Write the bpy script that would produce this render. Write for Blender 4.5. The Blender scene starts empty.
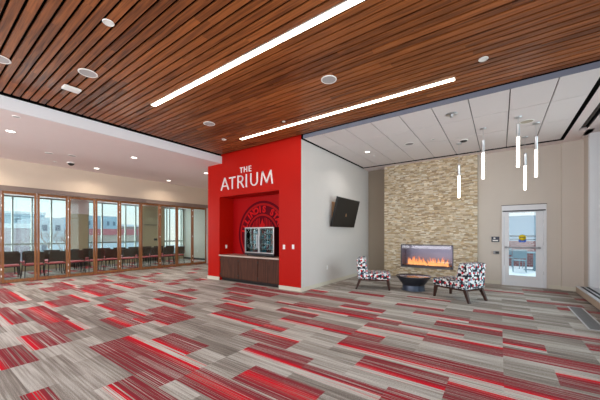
import bpy, bmesh, math, random
from mathutils import Vector, Matrix
R = math.radians
SC = bpy.context.scene
COL = SC.collection
random.seed(7)

# ------------------------------------------------------------------ camera
YAW = math.atan2(200, 281)
cd = bpy.data.cameras.new('camera'); cam = bpy.data.objects.new('camera', cd); COL.objects.link(cam)
cam.location = (0, 0, 1.46); cam.rotation_euler = (R(90), 0, YAW)
cd.sensor_width = 36; cd.lens = 36*281/600; cd.shift_y = 34/600; cd.clip_end = 500; cd.clip_start = 0.02
SC.camera = cam
vs = SC.view_settings
vs.view_transform = 'Standard'; vs.look = 'None'; vs.gamma = 1; vs.exposure = 0.0; vs.use_curve_mapping = False
cy = SC.cycles
cy.max_bounces = 8; cy.diffuse_bounces = 5; cy.glossy_bounces = 4; cy.transmission_bounces = 6
cy.transparent_max_bounces = 16; cy.sample_clamp_indirect = 6; cy.use_denoising = True
cy.caustics_reflective = False; cy.caustics_refractive = False

# ------------------------------------------------------------------ world (pale winter sky)
w = bpy.data.worlds.new('sky'); SC.world = w; w.use_nodes = True
nt = w.node_tree; nt.nodes.clear()
tc = nt.nodes.new('ShaderNodeTexCoord'); sp = nt.nodes.new('ShaderNodeSeparateXYZ')
rp = nt.nodes.new('ShaderNodeValToRGB'); bg = nt.nodes.new('ShaderNodeBackground'); wo = nt.nodes.new('ShaderNodeOutputWorld')
nt.links.new(tc.outputs['Generated'], sp.inputs[0]); nt.links.new(sp.outputs['Z'], rp.inputs[0])
rp.color_ramp.elements[0].position = 0.0; rp.color_ramp.elements[0].color = (0.93, 0.88, 0.84, 1)
rp.color_ramp.elements[1].position = 0.5; rp.color_ramp.elements[1].color = (0.62, 0.82, 0.97, 1)
e = rp.color_ramp.elements.new(0.08); e.color = (0.82, 0.93, 0.98, 1)
nt.links.new(rp.outputs[0], bg.inputs[0]); bg.inputs[1].default_value = 1.3
nt.links.new(bg.outputs[0], wo.inputs[0])

# ------------------------------------------------------------------ lights
def area(name, loc, rot, sx, sy, power, color):
    l = bpy.data.lights.new(name, 'AREA'); l.shape = 'RECTANGLE'; l.size = sx; l.size_y = sy; l.energy = power; l.color = color
    o = bpy.data.objects.new(name, l); COL.objects.link(o); o.location = loc; o.rotation_euler = rot
    return o
def spot(name, loc, power, color, angle=110, blend=0.9, r=0.06):
    l = bpy.data.lights.new(name, 'SPOT'); l.energy = power; l.color = color; l.spot_size = R(angle); l.spot_blend = blend; l.shadow_soft_size = r
    o = bpy.data.objects.new(name, l); COL.objects.link(o); o.location = loc
    return o
# daylight through the glazed right side and the far windows
area('daylight_right', (2.25, 2.4, 2.0), (0, R(90), 0), 3.4, 12.5, 460, (0.86, 0.93, 1.0))
area('fill_rear', (-4.5, -4.5, 2.0), (R(90), 0, 0), 15, 3.4, 760, (0.97, 0.97, 1.0))  # added fill light from behind the camera, brightens the whole room
area('daylight_meeting_room', (-15.75, 4.0, 1.7), (0, R(-90), 0), 2.6, 12, 760, (0.88, 0.95, 1.0))
area('daylight_terrace', (0.5, 18, 7), (R(35), 0, 0), 6, 4, 500, (0.95, 0.97, 1.0)).rotation_euler = (R(-25), 0, 0)
WARM = (1.0, 0.86, 0.70); NEUT = (1.0, 0.95, 0.88)
SPOTS = [(-8.6, 1.32), (-8.65, 3.85), (-8.72, 6.35), (-11.15, 3.75), (-11.15, 6.34), (-11.15, 1.2), (-11.15, -1.3), (-8.6, -1.2)]
for x, y in SPOTS:
    if x < -11: spot('downlight_lamp', (x, y, 3.66), 75, WARM, 150, 0.8)
    else: spot('downlight_lamp', (x, y, 3.66), 60, NEUT, 150, 0.8)
for x, y in [(-13.2, 2.0), (-13.2, 5.0), (-13.2, 8.0)]:
    spot('downlight_lamp', (x, y, 2.9), 40, WARM, 150, 0.8)
for x, y in [(-3.13, 7.76)]:
    spot('downlight_lamp', (x, y, 3.82), 60, NEUT, 150, 0.8)

# ------------------------------------------------------------------ materials
def lin(c):
    return tuple(((v/255)/12.92 if v/255 <= 0.04045 else ((v/255+0.055)/1.055)**2.4) for v in c) + (1,)
def newmat(name):
    m = bpy.data.materials.new(name); m.use_nodes = True; nt = m.node_tree
    return m, nt, nt.nodes['Principled BSDF']
def N(nt, t, **kw):
    n = nt.nodes.new(t)
    for k, v in kw.items(): setattr(n, k, v)
    return n
def mat(name, c, rough=0.5, metal=0.0, var=0.0, vscale=4, bump=0.0, bscale=60, spec=None, stretch=None, coat=0):
    m, nt, p = newmat(name); c = lin(c)
    p.inputs['Base Color'].default_value = c; p.inputs['Roughness'].default_value = rough; p.inputs['Metallic'].default_value = metal
    if spec is not None: p.inputs['Specular IOR Level'].default_value = spec
    if coat: p.inputs['Coat Weight'].default_value = coat
    tc = N(nt, 'ShaderNodeTexCoord'); mp = N(nt, 'ShaderNodeMapping'); nt.links.new(tc.outputs['Object'], mp.inputs[0])
    if stretch: mp.inputs['Scale'].default_value = stretch
    nz = N(nt, 'ShaderNodeTexNoise'); nz.inputs['Scale'].default_value = vscale; nz.inputs['Detail'].default_value = 4
    nt.links.new(mp.outputs[0], nz.inputs['Vector'])
    mx = N(nt, 'ShaderNodeMix', data_type='RGBA'); 
    v = max(var, 0.02)
    mx.inputs[6].default_value = tuple(min(1, k*(1+v)) for k in c[:3])+(1,); mx.inputs[7].default_value = tuple(k*(1-v) for k in c[:3])+(1,)
    nt.links.new(nz.outputs['Fac'], mx.inputs[0]); nt.links.new(mx.outputs[2], p.inputs['Base Color'])
    if bump:
        nb = N(nt, 'ShaderNodeTexNoise'); nb.inputs['Scale'].default_value = bscale; nt.links.new(mp.outputs[0], nb.inputs['Vector'])
        b = N(nt, 'ShaderNodeBump'); b.inputs['Strength'].default_value = bump; b.inputs['Distance'].default_value = 0.01
        nt.links.new(nb.outputs['Fac'], b.inputs['Height']); nt.links.new(b.outputs[0], p.inputs['Normal'])
    return m
def emit(name, c, s):
    m, nt, p = newmat(name); c = lin(c)
    p.inputs['Base Color'].default_value = c; p.inputs['Emission Color'].default_value = c; p.inputs['Emission Strength'].default_value = s
    return m
def glassmat(name, tint=(0.93, 0.97, 0.96), refl=0.9):
    m = bpy.data.materials.new(name); m.use_nodes = True; nt = m.node_tree; nt.nodes.clear()
    o = N(nt, 'ShaderNodeOutputMaterial'); mx = N(nt, 'ShaderNodeMixShader'); t = N(nt, 'ShaderNodeBsdfTransparent'); g = N(nt, 'ShaderNodeBsdfGlossy')
    t.inputs[0].default_value = tint+(1,); g.inputs['Roughness'].default_value = 0.01
    f = N(nt, 'ShaderNodeFresnel'); f.inputs[0].default_value = 1.4
    ml = N(nt, 'ShaderNodeMath', operation='MULTIPLY'); ml.inputs[1].default_value = refl
    nt.links.new(f.outputs[0], ml.inputs[0]); nt.links.new(ml.outputs[0], mx.inputs[0])
    nt.links.new(t.outputs[0], mx.inputs[1]); nt.links.new(g.outputs[0], mx.inputs[2]); nt.links.new(mx.outputs[0], o.inputs[0])
    return m
def woodmat(name, c1, c2, axis='X', pitch=None, phase=0.0, rough=0.4, gscale=1.0, bands=0.5):
    """grain stretched along one axis; with a pitch each board gets a tone of its own"""
    m, nt, p = newmat(name); tc = N(nt, 'ShaderNodeTexCoord')
    mp = N(nt, 'ShaderNodeMapping'); s = {'X': (0.6, 14, 14), 'Y': (14, 0.6, 14), 'Z': (14, 14, 0.6)}[axis]
    mp.inputs['Scale'].default_value = tuple(v*gscale for v in s)
    nt.links.new(tc.outputs['Object'], mp.inputs[0])
    n1 = N(nt, 'ShaderNodeTexNoise'); n1.inputs['Scale'].default_value = 3; n1.inputs['Detail'].default_value = 6; n1.inputs['Distortion'].default_value = 0.6
    vec = mp.outputs[0]; fac = None
    if pitch:
        sx = N(nt, 'ShaderNodeSeparateXYZ'); nt.links.new(tc.outputs['Object'], sx.inputs[0])
        a = N(nt, 'ShaderNodeMath', operation='SUBTRACT'); nt.links.new(sx.outputs['Y'], a.inputs[0]); a.inputs[1].default_value = phase
        b = N(nt, 'ShaderNodeMath', operation='DIVIDE'); nt.links.new(a.outputs[0], b.inputs[0]); b.inputs[1].default_value = pitch
        fl = N(nt, 'ShaderNodeMath', operation='FLOOR'); nt.links.new(b.outputs[0], fl.inputs[0])
        w1 = N(nt, 'ShaderNodeTexWhiteNoise', noise_dimensions='1D'); nt.links.new(fl.outputs[0], w1.inputs['W'])
        # boards about 2 m long, joints staggered
        xs = N(nt, 'ShaderNodeMath', operation='MULTIPLY_ADD'); nt.links.new(w1.outputs['Value'], xs.inputs[0]); xs.inputs[1].default_value = 7.3; nt.links.new(sx.outputs['X'], xs.inputs[2])
        xd = N(nt, 'ShaderNodeMath', operation='DIVIDE'); nt.links.new(xs.outputs[0], xd.inputs[0]); xd.inputs[1].default_value = 2.2
        xf = N(nt, 'ShaderNodeMath', operation='FLOOR'); nt.links.new(xd.outputs[0], xf.inputs[0])
        cb = N(nt, 'ShaderNodeCombineXYZ'); nt.links.new(fl.outputs[0], cb.inputs[0]); nt.links.new(xf.outputs[0], cb.inputs[1])
        w2 = N(nt, 'ShaderNodeTexWhiteNoise', noise_dimensions='2D'); nt.links.new(cb.outputs[0], w2.inputs['Vector'])
        ad = N(nt, 'ShaderNodeVectorMath', operation='MULTIPLY_ADD'); nt.links.new(w2.outputs['Color'], ad.inputs[0]); ad.inputs[1].default_value = (20, 20, 20); nt.links.new(mp.outputs[0], ad.inputs[2])
        vec = ad.outputs[0]; fac = w2.outputs['Value']
    nt.links.new(vec, n1.inputs['Vector'])
    cr = N(nt, 'ShaderNodeValToRGB'); cr.color_ramp.elements[0].position = 0.3; cr.color_ramp.elements[1].position = 0.7
    cr.color_ramp.elements[0].color = lin(c1); cr.color_ramp.elements[1].color = lin(c2)
    if fac:
        mm = N(nt, 'ShaderNodeMix', data_type='FLOAT'); mm.inputs[0].default_value = bands
        nt.links.new(n1.outputs['Fac'], mm.inputs[2]); nt.links.new(fac, mm.inputs[3]); nt.links.new(mm.outputs[0], cr.inputs[0])
    else: nt.links.new(n1.outputs['Fac'], cr.inputs[0])
    nt.links.new(cr.outputs[0], p.inputs['Base Color']); p.inputs['Roughness'].default_value = rough; p.inputs['Specular IOR Level'].default_value = 0.3
    return m
def attrmat(name, rough=0.8, bump=0.3, bscale=40):
    m, nt, p = newmat(name); a = N(nt, 'ShaderNodeAttribute', attribute_name='tone')
    nz = N(nt, 'ShaderNodeTexNoise'); nz.inputs['Scale'].default_value = bscale; nz.inputs['Detail'].default_value = 5
    tc = N(nt, 'ShaderNodeTexCoord'); nt.links.new(tc.outputs['Object'], nz.inputs['Vector'])
    mx = N(nt, 'ShaderNodeMix', data_type='RGBA', blend_type='MULTIPLY'); mx.inputs[0].default_value = 1
    cr = N(nt, 'ShaderNodeValToRGB'); cr.color_ramp.elements[0].position = 0.3; cr.color_ramp.elements[0].color = (0.72, 0.70, 0.68, 1); cr.color_ramp.elements[1].position = 0.65; cr.color_ramp.elements[1].color = (1, 1, 1, 1)
    nt.links.new(nz.outputs['Fac'], cr.inputs[0]); nt.links.new(a.outputs['Color'], mx.inputs[6]); nt.links.new(cr.outputs[0], mx.inputs[7])
    nt.links.new(mx.outputs[2], p.inputs['Base Color']); p.inputs['Roughness'].default_value = rough
    b = N(nt, 'ShaderNodeBump'); b.inputs['Strength'].default_value = bump; b.inputs['Distance'].default_value = 0.01
    nt.links.new(nz.outputs['Fac'], b.inputs['Height']); nt.links.new(b.outputs[0], p.inputs['Normal'])
    return m

M = {}
M['grey_wall'] = mat('grey_wall', (203, 198, 195), 0.75, bump=0.05, bscale=200)
M['beige_wall'] = mat('beige_wall', (208, 192, 174), 0.75, bump=0.05, bscale=200)
M['back_wall'] = mat('back_wall', (203, 194, 184), 0.75, bump=0.05, bscale=200)
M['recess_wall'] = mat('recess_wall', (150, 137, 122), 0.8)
M['olive_wall'] = mat('olive_wall', (184, 174, 144), 0.8)
M['pale_wall'] = mat('pale_wall', (216, 218, 208), 0.8)
M['red_paint'] = mat('red_paint', (176, 17, 4), 0.5, var=0.02, spec=0.15)
M['red_niche'] = mat('red_niche', (166, 6, 10), 0.55, var=0.02, spec=0.15)
M['seal_dark'] = mat('seal_dark', (96, 2, 20), 0.7, spec=0.1)
M['white_ceiling'] = mat('white_ceiling', (230, 216, 214), 0.85, bump=0.05, bscale=150)
M['white_trim'] = mat('white_trim', (228, 228, 232), 0.5)
M['grey_fascia'] = mat('grey_fascia', (112, 116, 132), 0.5)
M['tile'] = mat('tile', (224, 216, 215), 0.9, var=0.04, vscale=120, bump=0.15, bscale=400)
M['tile_joint'] = mat('tile_joint', (120, 112, 112), 0.9)
M['black'] = mat('black', (6, 6, 7), 0.9, spec=0.1)
M['slat_wood'] = woodmat('slat_wood', (78, 40, 20), (168, 98, 52), 'X', 0.115, 0.745, 0.42, bands=0.22)
M['door_wood'] = woodmat('door_wood', (112, 68, 40), (160, 106, 64), 'Z', rough=0.45)
M['cab_wood'] = woodmat('cab_wood', (52, 26, 16), (88, 50, 34), 'Z', rough=0.6)
M['dark_wood'] = woodmat('dark_wood', (40, 22, 18), (70, 40, 30), 'Z', rough=0.4)
M['baseboard'] = mat('baseboard', (206, 200, 184), 0.5)
M['laminate'] = mat('laminate', (190, 172, 160), 0.35, var=0.15, vscale=60)
M['steel'] = mat('steel', (196, 198, 202), 0.28, metal=0.85, stretch=(1, 1, 30))
M['alu'] = mat('alu', (206, 208, 212), 0.4, metal=0.35)
M['dark_metal'] = mat('dark_metal', (40, 42, 48), 0.4, metal=0.4)
M['black_plastic'] = mat('black_plastic', (18, 18, 20), 0.35)
M['screen'] = mat('screen', (10, 10, 13), 0.5)
M['white_plastic'] = mat('white_plastic', (236, 234, 230), 0.4)
M['grille'] = mat('grille', (176, 172, 172), 0.7)
M['door_paint'] = mat('door_paint', (222, 224, 228), 0.45)
M['glass'] = glassmat('glass')
M['fire_glass'] = glassmat('fire_glass', (0.96, 0.96, 0.97), 1.6)
M['cooler_glass'] = glassmat('cooler_glass', (0.75, 0.86, 0.88), 1.2)
M['lamp'] = emit('lamp', (255, 250, 240), 6)
M['strip'] = emit('strip', (255, 238, 212), 11)
M['rod'] = emit('rod', (255, 242, 230), 5.5)
M['snow'] = mat('snow', (238, 240, 244), 0.8, var=0.05)
M['table_metal'] = mat('table_metal', (44, 46, 54), 0.35, metal=0.3)
M['table_top'] = mat('table_top', (70, 58, 56), 0.12, var=0.2, vscale=8)
M['glaze'] = mat('glaze', (112, 140, 160), 0.3)

# ------------------------------------------------------------------ mesh builder
class MB:
    def __init__(self): self.v = []; self.f = []; self.m = []; self.t = []; self.smooth = []
    def add(self, vs, fs, mi=0, tone=None, sm=False):
        o = len(self.v); self.v += [tuple(p) for p in vs]
        for f in fs: self.f.append(tuple(i+o for i in f)); self.m.append(mi); self.t.append(tone); self.smooth.append(sm)
        return self
    def box(self, x0, x1, y0, y1, z0, z1, mi=0, tone=None, T=None):
        vs = [(x0,y0,z0),(x1,y0,z0),(x1,y1,z0),(x0,y1,z0),(x0,y0,z1),(x1,y0,z1),(x1,y1,z1),(x0,y1,z1)]
        if T: vs = [T @ Vector(p) for p in vs]
        return self.add(vs, [(0,3,2,1),(4,5,6,7),(0,1,5,4),(1,2,6,5),(2,3,7,6),(3,0,4,7)], mi, tone)
    def bar(self, p0, p1, w, h=None, w1=None, h1=None, mi=0):
        """tapered square bar from p0 to p1"""
        h = h or w; w1 = w1 or w; h1 = h1 or (h if w1 == w else w1)
        p0 = Vector(p0); p1 = Vector(p1); d = (p1-p0).normalized()
        a = d.cross(Vector((0, 1, 0)));
        if a.length < 0.1: a = d.cross(Vector((1, 0, 0)))
        a.normalize(); b = d.cross(a).normalized()
        vs = []
        for p, ww, hh in ((p0, w, h), (p1, w1, h1)):
            for s, t in ((-1,-1),(1,-1),(1,1),(-1,1)): vs.append(p + a*s*ww/2 + b*t*hh/2)
        return self.add(vs, [(0,1,2,3),(7,6,5,4),(0,4,5,1),(1,5,6,2),(2,6,7,3),(3,7,4,0)], mi)
    def cyl(self, p0, p1, r0, r1=None, n=16, mi=0, caps=True):
        r1 = r0 if r1 is None else r1; p0 = Vector(p0); p1 = Vector(p1); d = (p1-p0).normalized()
        a = d.cross(Vector((0, 0, 1)));
        if a.length < 0.1: a = Vector((1, 0, 0))
        a.normalize(); b = d.cross(a).normalized(); vs = []
        for p, r in ((p0, r0), (p1, r1)):
            for i in range(n): q = 2*math.pi*i/n; vs.append(p + a*math.cos(q)*r + b*math.sin(q)*r)
        self.add(vs, [(i, (i+1)%n, (i+1)%n+n, i+n) for i in range(n)], mi, None, True)
        if caps: self.add(vs[:n], [tuple(range(n))[::-1]], mi); self.add(vs[n:], [tuple(range(n))], mi)
        return self
    def lathe(self, prof, c=(0,0,0), n=32, mi=0):
        vs = []
        for r, z in prof:
            for i in range(n): q = 2*math.pi*i/n; vs.append((c[0]+r*math.cos(q), c[1]+r*math.sin(q), c[2]+z))
        fs = []
        for k in range(len(prof)-1):
            for i in range(n): fs.append((k*n+i, k*n+(i+1)%n, (k+1)*n+(i+1)%n, (k+1)*n+i))
        return self.add(vs, fs, mi, None, True)
    def build(self, name, mats, parent=None, off=(0,0,0), bevel=0, T=None, recalc=True):
        me = bpy.data.meshes.new(name); off = Vector(off)
        vs = [Vector(p) for p in self.v]
        if T: vs = [T @ p for p in vs]
        me.from_pydata([p-off for p in vs], [], self.f)
        if not isinstance(mats, (list, tuple)): mats = [mats]
        for m in mats: me.materials.append(m)
        for i, p in enumerate(me.polygons): p.material_index = self.m[i]; p.use_smooth = self.smooth[i]
        if any(t is not None for t in self.t):
            ca = me.color_attributes.new('tone', 'FLOAT_COLOR', 'CORNER')
            for i, p in enumerate(me.polygons):
                for li in p.loop_indices: ca.data[li].color = (self.t[i] or (0.5,0.5,0.5)) + (1,)
        # box-projected uv in metres
        uv = me.uv_layers.new(name='UVMap'); me.update()
        for p in me.polygons:
            n = p.normal; ax = max(range(3), key=lambda k: abs(n[k]))
            for li in p.loop_indices:
                c = me.vertices[me.loops[li].vertex_index].co
                uv.data[li].uv = ((c.y, c.z), (c.x, c.z), (c.x, c.y))[ax]
        if recalc:
            bm = bmesh.new(); bm.from_mesh(me); bmesh.ops.recalc_face_normals(bm, faces=bm.faces); bm.to_mesh(me); bm.free()
        o = bpy.data.objects.new(name, me); COL.objects.link(o); o.parent = parent
        if bevel:
            b = o.modifiers.new('bevel', 'BEVEL'); b.width = bevel; b.segments = 3; b.limit_method = 'ANGLE'; b.harden_normals = False
        return o
def thing(name, label, cat, loc=(0,0,0), rz=0, group=None):
    o = bpy.data.objects.new(name, None); COL.objects.link(o); o.location = loc; o.rotation_euler.z = rz
    o.empty_display_size = 0.1
    o['label'] = label; o['category'] = cat
    if group: o['group'] = group
    return o
def tag(o, label, cat, group=None):
    o['label'] = label; o['category'] = cat
    if group: o['group'] = group
    return o
def struct(o): o['kind'] = 'structure'; return o
def copy_tree(o, parent=None):
    c = o.copy(); COL.objects.link(c)
    if parent: c.parent = parent
    for ch in list(o.children): copy_tree(ch, c)
    return c
def text_mesh(name, s, size, m, parent, T, depth=0.004, bold=0.0, align='CENTER'):
    cu = bpy.data.curves.new(name, 'FONT'); cu.body = s; cu.size = size; cu.extrude = depth; cu.offset = bold
    cu.align_x = align; cu.align_y = 'CENTER'
    t = bpy.data.objects.new(name+'_src', cu); COL.objects.link(t)
    bpy.context.view_layer.update()
    me = bpy.data.meshes.new_from_object(t.evaluated_get(bpy.context.evaluated_depsgraph_get()))
    bpy.data.objects.remove(t); me.name = name
    me.materials.clear(); me.materials.append(m); me.transform(T)
    o = bpy.data.objects.new(name, me); COL.objects.link(o); o.parent = parent
    return o
def slab(name, x0, x1, y0, y1, z0, z1, m, **k):
    return struct(MB().box(x0, x1, y0, y1, z0, z1).build(name, m, **k))

ordn = ['first', 'second', 'third', 'fourth', 'fifth', 'sixth', 'seventh', 'eighth', 'ninth', 'tenth', 'eleventh', 'twelfth']

# ================================================================== STRUCTURE
# ---- carpet floor: tiles about 0.9 m by 0.22 m, laid staggered, striped along x
#@CARPET
XG = [0.03+0.4445*k for k in range(4, 0, -1)] + [0.03, -0.42, -0.87, -1.32, -1.77, -2.21, -2.65, -3.09, -3.52, -3.93]
while XG[-1] > -16: XG.append(XG[-1]-0.41)
XG = XG[::-1]
def cell(x):
    for i in range(len(XG)-1):
        if XG[i] <= x < XG[i+1]: return i
    return 0
BLOCKS = [(15,19,1.2,1.55,'t'),(13,17,1.28,1.57,'d'),(10,12,1.57,1.8,'t'),(12,13,2.02,2.36,'d'),(20,24,0.99,1.2,'b'),(21,25,1.27,1.64,'m'),(24,27,1.28,1.6,'t'),(26,28,0.96,1.33,'b'),(19,22,2.02,2.32,'t'),(20,22,1.72,2.12,'b'),(13,16,2.41,2.78,'t'),(15,17,2.07,2.52,'d'),(22,24,2.59,2.87,'d'),(23,25,2.29,2.59,'b'),(25,27,2.19,2.5,'t'),(26,28,1.9,2.24,'m'),(26,29,2.67,2.98,'d'),(27,28,2.26,2.68,'b'),(17,20,3.51,4.0,'b'),(22,26,3.64,3.83,'t'),(24,27,3.23,3.55,'b'),(16,18,2.85,3.38,'d'),(18,21,2.63,3.25,'b'),(23,24,4.06,4.45,'d'),(26,28,2.72,3.05,'d'),(27,29,2.43,2.71,'b'),(30,32,1.97,2.31,'b'),(25,29,4.89,5.22,'d'),(24,27,5.46,5.73,'t'),(26,28,4.5,4.76,'t'),(27,29,4.17,4.44,'b'),(28,30,3.61,3.96,'t'),(29,32,3.27,3.54,'b'),(31,33,3.23,3.47,'m'),(32,34,2.79,3.11,'t'),(25,30,5.42,5.65,'d'),(25,29,5.0,5.3,'d'),(30,32,4.56,4.68,'t'),(32,35,4.64,4.94,'b'),(31,33,4.11,4.33,'t'),(32,35,3.75,4.02,'b'),(34,36,3.69,3.94,'t'),(30,33,5.48,5.78,'d'),(30,31,5.96,6.16,'t'),(29,31,5.95,6.22,'t'),(32,34,6.38,6.62,'d'),(30,32,5.48,5.82,'d'),(32,34,5.45,5.72,'d'),(31,34,4.62,4.94,'b'),(33,35,5.11,5.36,'b'),(34,36,4.54,4.78,'t'),(35,37,4.23,4.45,'b'),(35,37,5.85,6.04,'t'),(36,38,4.64,4.72,'b'),(35,37,6.77,6.87,'t'),(36,38,5.45,5.66,'b'),(37,39,4.93,5.2,'t'),(38,40,6.18,6.43,'d'),(38,40,5.34,5.56,'d'),(40,44,5.4,5.6,'t'),(37,39,4.1,4.44,'t'),(39,40,4.64,4.89,'b'),(39,45,4.17,4.48,'d'),(40,45,3.65,3.97,'t'),(35,39,3.33,3.65,'b'),(39,45,3.31,3.6,'b'),(36,38,2.93,3.22,'b'),(38,41,2.76,3.13,'t'),(35,37,2.48,2.61,'b'),(33,35,2.49,2.76,'b'),(34,36,1.9,2.26,'m'),(37,41,2.42,2.69,'d'),(33,36,1.58,1.88,'m'),(32,35,1.12,1.4,'b'),(29,33,1.37,1.87,'t'),(27,29,0.59,0.91,'b'),(31,33,0.59,0.79,'m'),(38,40,8.64,8.82,'t'),(40,42,9.26,9.51,'d'),(40,42,7.77,8.02,'d'),(41,42,7.33,7.54,'d'),(42,43,8.58,8.82,'d'),(41,44,4.99,5.29,'d'),(42,43,7.35,7.53,'d'),(12,13,2.04,2.38,'d'),(11,12,1.57,1.78,'t'),(13,17,2.46,2.69,'t'),(15,17,2.06,2.38,'d'),(12,13,2.85,3.1,'t'),(14,16,3.4,3.75,'t'),(12,13,3.8,4.02,'t'),(16,18,2.85,3.23,'d'),(17,19,2.54,2.89,'t'),(18,20,2.79,3.26,'b'),(12,16,4.24,4.56,'d'),(14,15,5.1,5.5,'t'),(17,19,4.35,4.65,'b'),(15,16,4.67,5.08,'d'),(19,20,4.84,5.23,'d'),(20,21,4.38,4.73,'d'),(16,17,6.04,6.37,'t'),(20,21,5.31,5.61,'t'),(23,24,4.07,4.45,'d'),(11,12,6.38,6.61,'t'),(14,15,6.81,7.2,'d')]     # red tiles: (x index from, to, y from, y to, where the bright yarns lie)
#@BLOCKS
DY = 0.0222
def rnd(*a): return random.Random('|'.join(str(v) for v in a)).random()
def base_tile(i, y):
    row = math.floor(y/0.222); fy = y/0.222-row
    sh = 1 if rnd('s', row, 5) > 0.5 else 0
    j = (i+sh)//2
    t0 = rnd('t', row, j); t1 = rnd('u', row, j); k = rnd('k', row, j)
    tone = t0*(1-fy)+t1*fy
    if k > 0.8: tone = 0.55+0.45*fy
    elif k < 0.2: tone = 0.55+0.45*(1-fy)
    return 0.30+0.42*tone if 0.2 <= k <= 0.8 else 0.35+0.6*tone-0.1
def red_tile(i, y):
    for (i0, i1, y0, y1, st) in BLOCKS:
        if i0 <= i < i1 and y0 <= y < y1:
            f = (y-y0)/(y1-y0)
            if st == 'b': return 0.66+0.34*max(0, 1-f*2.5), max(0, 1-f*3.6)
            if st == 't': return 0.66+0.34*max(0, 1-(1-f)*2.5), max(0, 1-(1-f)*3.6)
            if st == 'm': return 0.74, max(0, 1-abs(f-0.5)*3.5)
            return 0.70, 0.14
    if FARRED(i, y): 
        row = math.floor(y/0.222); fy = y/0.222-row
        return 0.7, (1-fy if rnd('q', row, i//2) > 0.5 else fy)**2*0.9
    for (i0, i1, y0, y1, st) in BLOCKS:      # pale yarns with a few red ones fade out beside a bright edge
        if i0 <= i < i1:
            if st == 'b' and y0-0.10 <= y < y0: return 0.30*(1-(y0-y)/0.10)+0.06, 0.8
            if st == 't' and y1 <= y < y1+0.08: return 0.30*(1-(y-y1)/0.08)+0.06, 0.8
    return 0, 0
def FARRED(i, y):
    x = XG[i]
    if x > -12: return False
    row = math.floor(y/0.222); j = (i+(1 if rnd('s', row, 5) > 0.5 else 0))//2
    return rnd('far', row, j) > 0.72
def carpet():
    ys = []; y = -4.0
    while y < 10.4: ys.append(y); y += DY if y > 0.3 else 0.222
    ys.append(y)
    vs = [(x, y, 0) for y in ys for x in XG]; nx = len(XG)
    fs = []; cols = []
    for a in range(len(ys)-1):
        ym = (ys[a]+ys[a+1])/2
        for i in range(nx-1):
            fs.append((a*nx+i, a*nx+i+1, (a+1)*nx+i+1, (a+1)*nx+i))
            r, b = red_tile(i, ym); g_ = base_tile(i, ym); cols.append((r, 0.9 if 0 < r < 0.4 else g_, b, 1))
    me = bpy.data.meshes.new('floor'); me.from_pydata(vs, [], fs)
    ca = me.color_attributes.new('tile', 'FLOAT_COLOR', 'CORNER')
    flat = []
    for c in cols: flat += list(c)*4
    ca.data.foreach_set('color', flat)
    o = bpy.data.objects.new('floor', me); COL.objects.link(o); struct(o)
    m, nt, p = newmat('striped_carpet')
    at = N(nt, 'ShaderNodeAttribute', attribute_name='tile'); sc = N(nt, 'ShaderNodeSeparateColor'); nt.links.new(at.outputs['Color'], sc.inputs[0])
    tc = N(nt, 'ShaderNodeTexCoord')
    def stripes(sx, sy, det):
        mp = N(nt, 'ShaderNodeMapping'); mp.inputs['Scale'].default_value = (sx, sy, 1); nt.links.new(tc.outputs['Object'], mp.inputs[0])
        n = N(nt, 'ShaderNodeTexNoise'); n.inputs['Scale'].default_value = 1; n.inputs['Detail'].default_value = det; nt.links.new(mp.outputs[0], n.inputs['Vector'])
        return n.outputs['Fac']
    s1 = stripes(0.5, 120, 1); s2 = stripes(1.3, 45, 2); s3 = stripes(70, 190, 2)
    def math_(op, a, b, clamp=False):
        n = N(nt, 'ShaderNodeMath', operation=op); n.use_clamp = clamp
        for k, v in ((0, a), (1, b)):
            if isinstance(v, (int, float)): n.inputs[k].default_value = v
            else: nt.links.new(v, n.inputs[k])
        return n.outputs[0]
    # grey yarns
    t = math_('ADD', sc.outputs['Green'], math_('MULTIPLY', math_('SUBTRACT', s2, 0.5), 1.25)); t = math_('ADD', t, math_('MULTIPLY', math_('SUBTRACT', s3, 0.5), 1.0), True)
    g = N(nt, 'ShaderNodeValToRGB'); g.color_ramp.elements[0].color = lin(GREY0); g.color_ramp.elements[1].color = lin(GREY2)
    e = g.color_ramp.elements.new(0.5); e.color = lin(GREY1); nt.links.new(t, g.inputs[0])
    # red yarns
    bb = math_('ADD', sc.outputs['Blue'], math_('MULTIPLY', math_('SUBTRACT', s2, 0.5), 0.5)); bb = math_('ADD', bb, math_('MULTIPLY', math_('SUBTRACT', s3, 0.5), 0.5), True)
    rr = N(nt, 'ShaderNodeValToRGB'); rr.color_ramp.elements[0].color = lin(RED0); rr.color_ramp.elements[1].color = lin(RED1); rr.color_ramp.elements[1].position = 0.85; nt.links.new(bb, rr.inputs[0])
    th = math_('MULTIPLY', math_('SUBTRACT', sc.outputs['Red'], math_('ADD', math_('MULTIPLY', math_('SUBTRACT', s1, 0.5), 2.6), 0.5)), 5.0)
    th = math_('ADD', th, 0.5, True)
    # no red at all where the tile has none
    gate = math_('GREATER_THAN', sc.outputs['Red'], 0.05); th = math_('MULTIPLY', th, gate)
    mx = N(nt, 'ShaderNodeMix', data_type='RGBA'); nt.links.new(th, mx.inputs[0]); nt.links.new(g.outputs[0], mx.inputs[6]); nt.links.new(rr.outputs[0], mx.inputs[7])
    nt.links.new(mx.outputs[2], p.inputs['Base Color']); p.inputs['Roughness'].default_value = 0.95; p.inputs['Specular IOR Level'].default_value = 0.15
    me.materials.append(m)
GREY0 = (98, 90, 85); GREY1 = (154, 145, 137); GREY2 = (212, 208, 202); RED0 = (140, 46, 56); RED1 = (218, 8, 38)
carpet()

# ---- walls
H = 3.92
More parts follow.
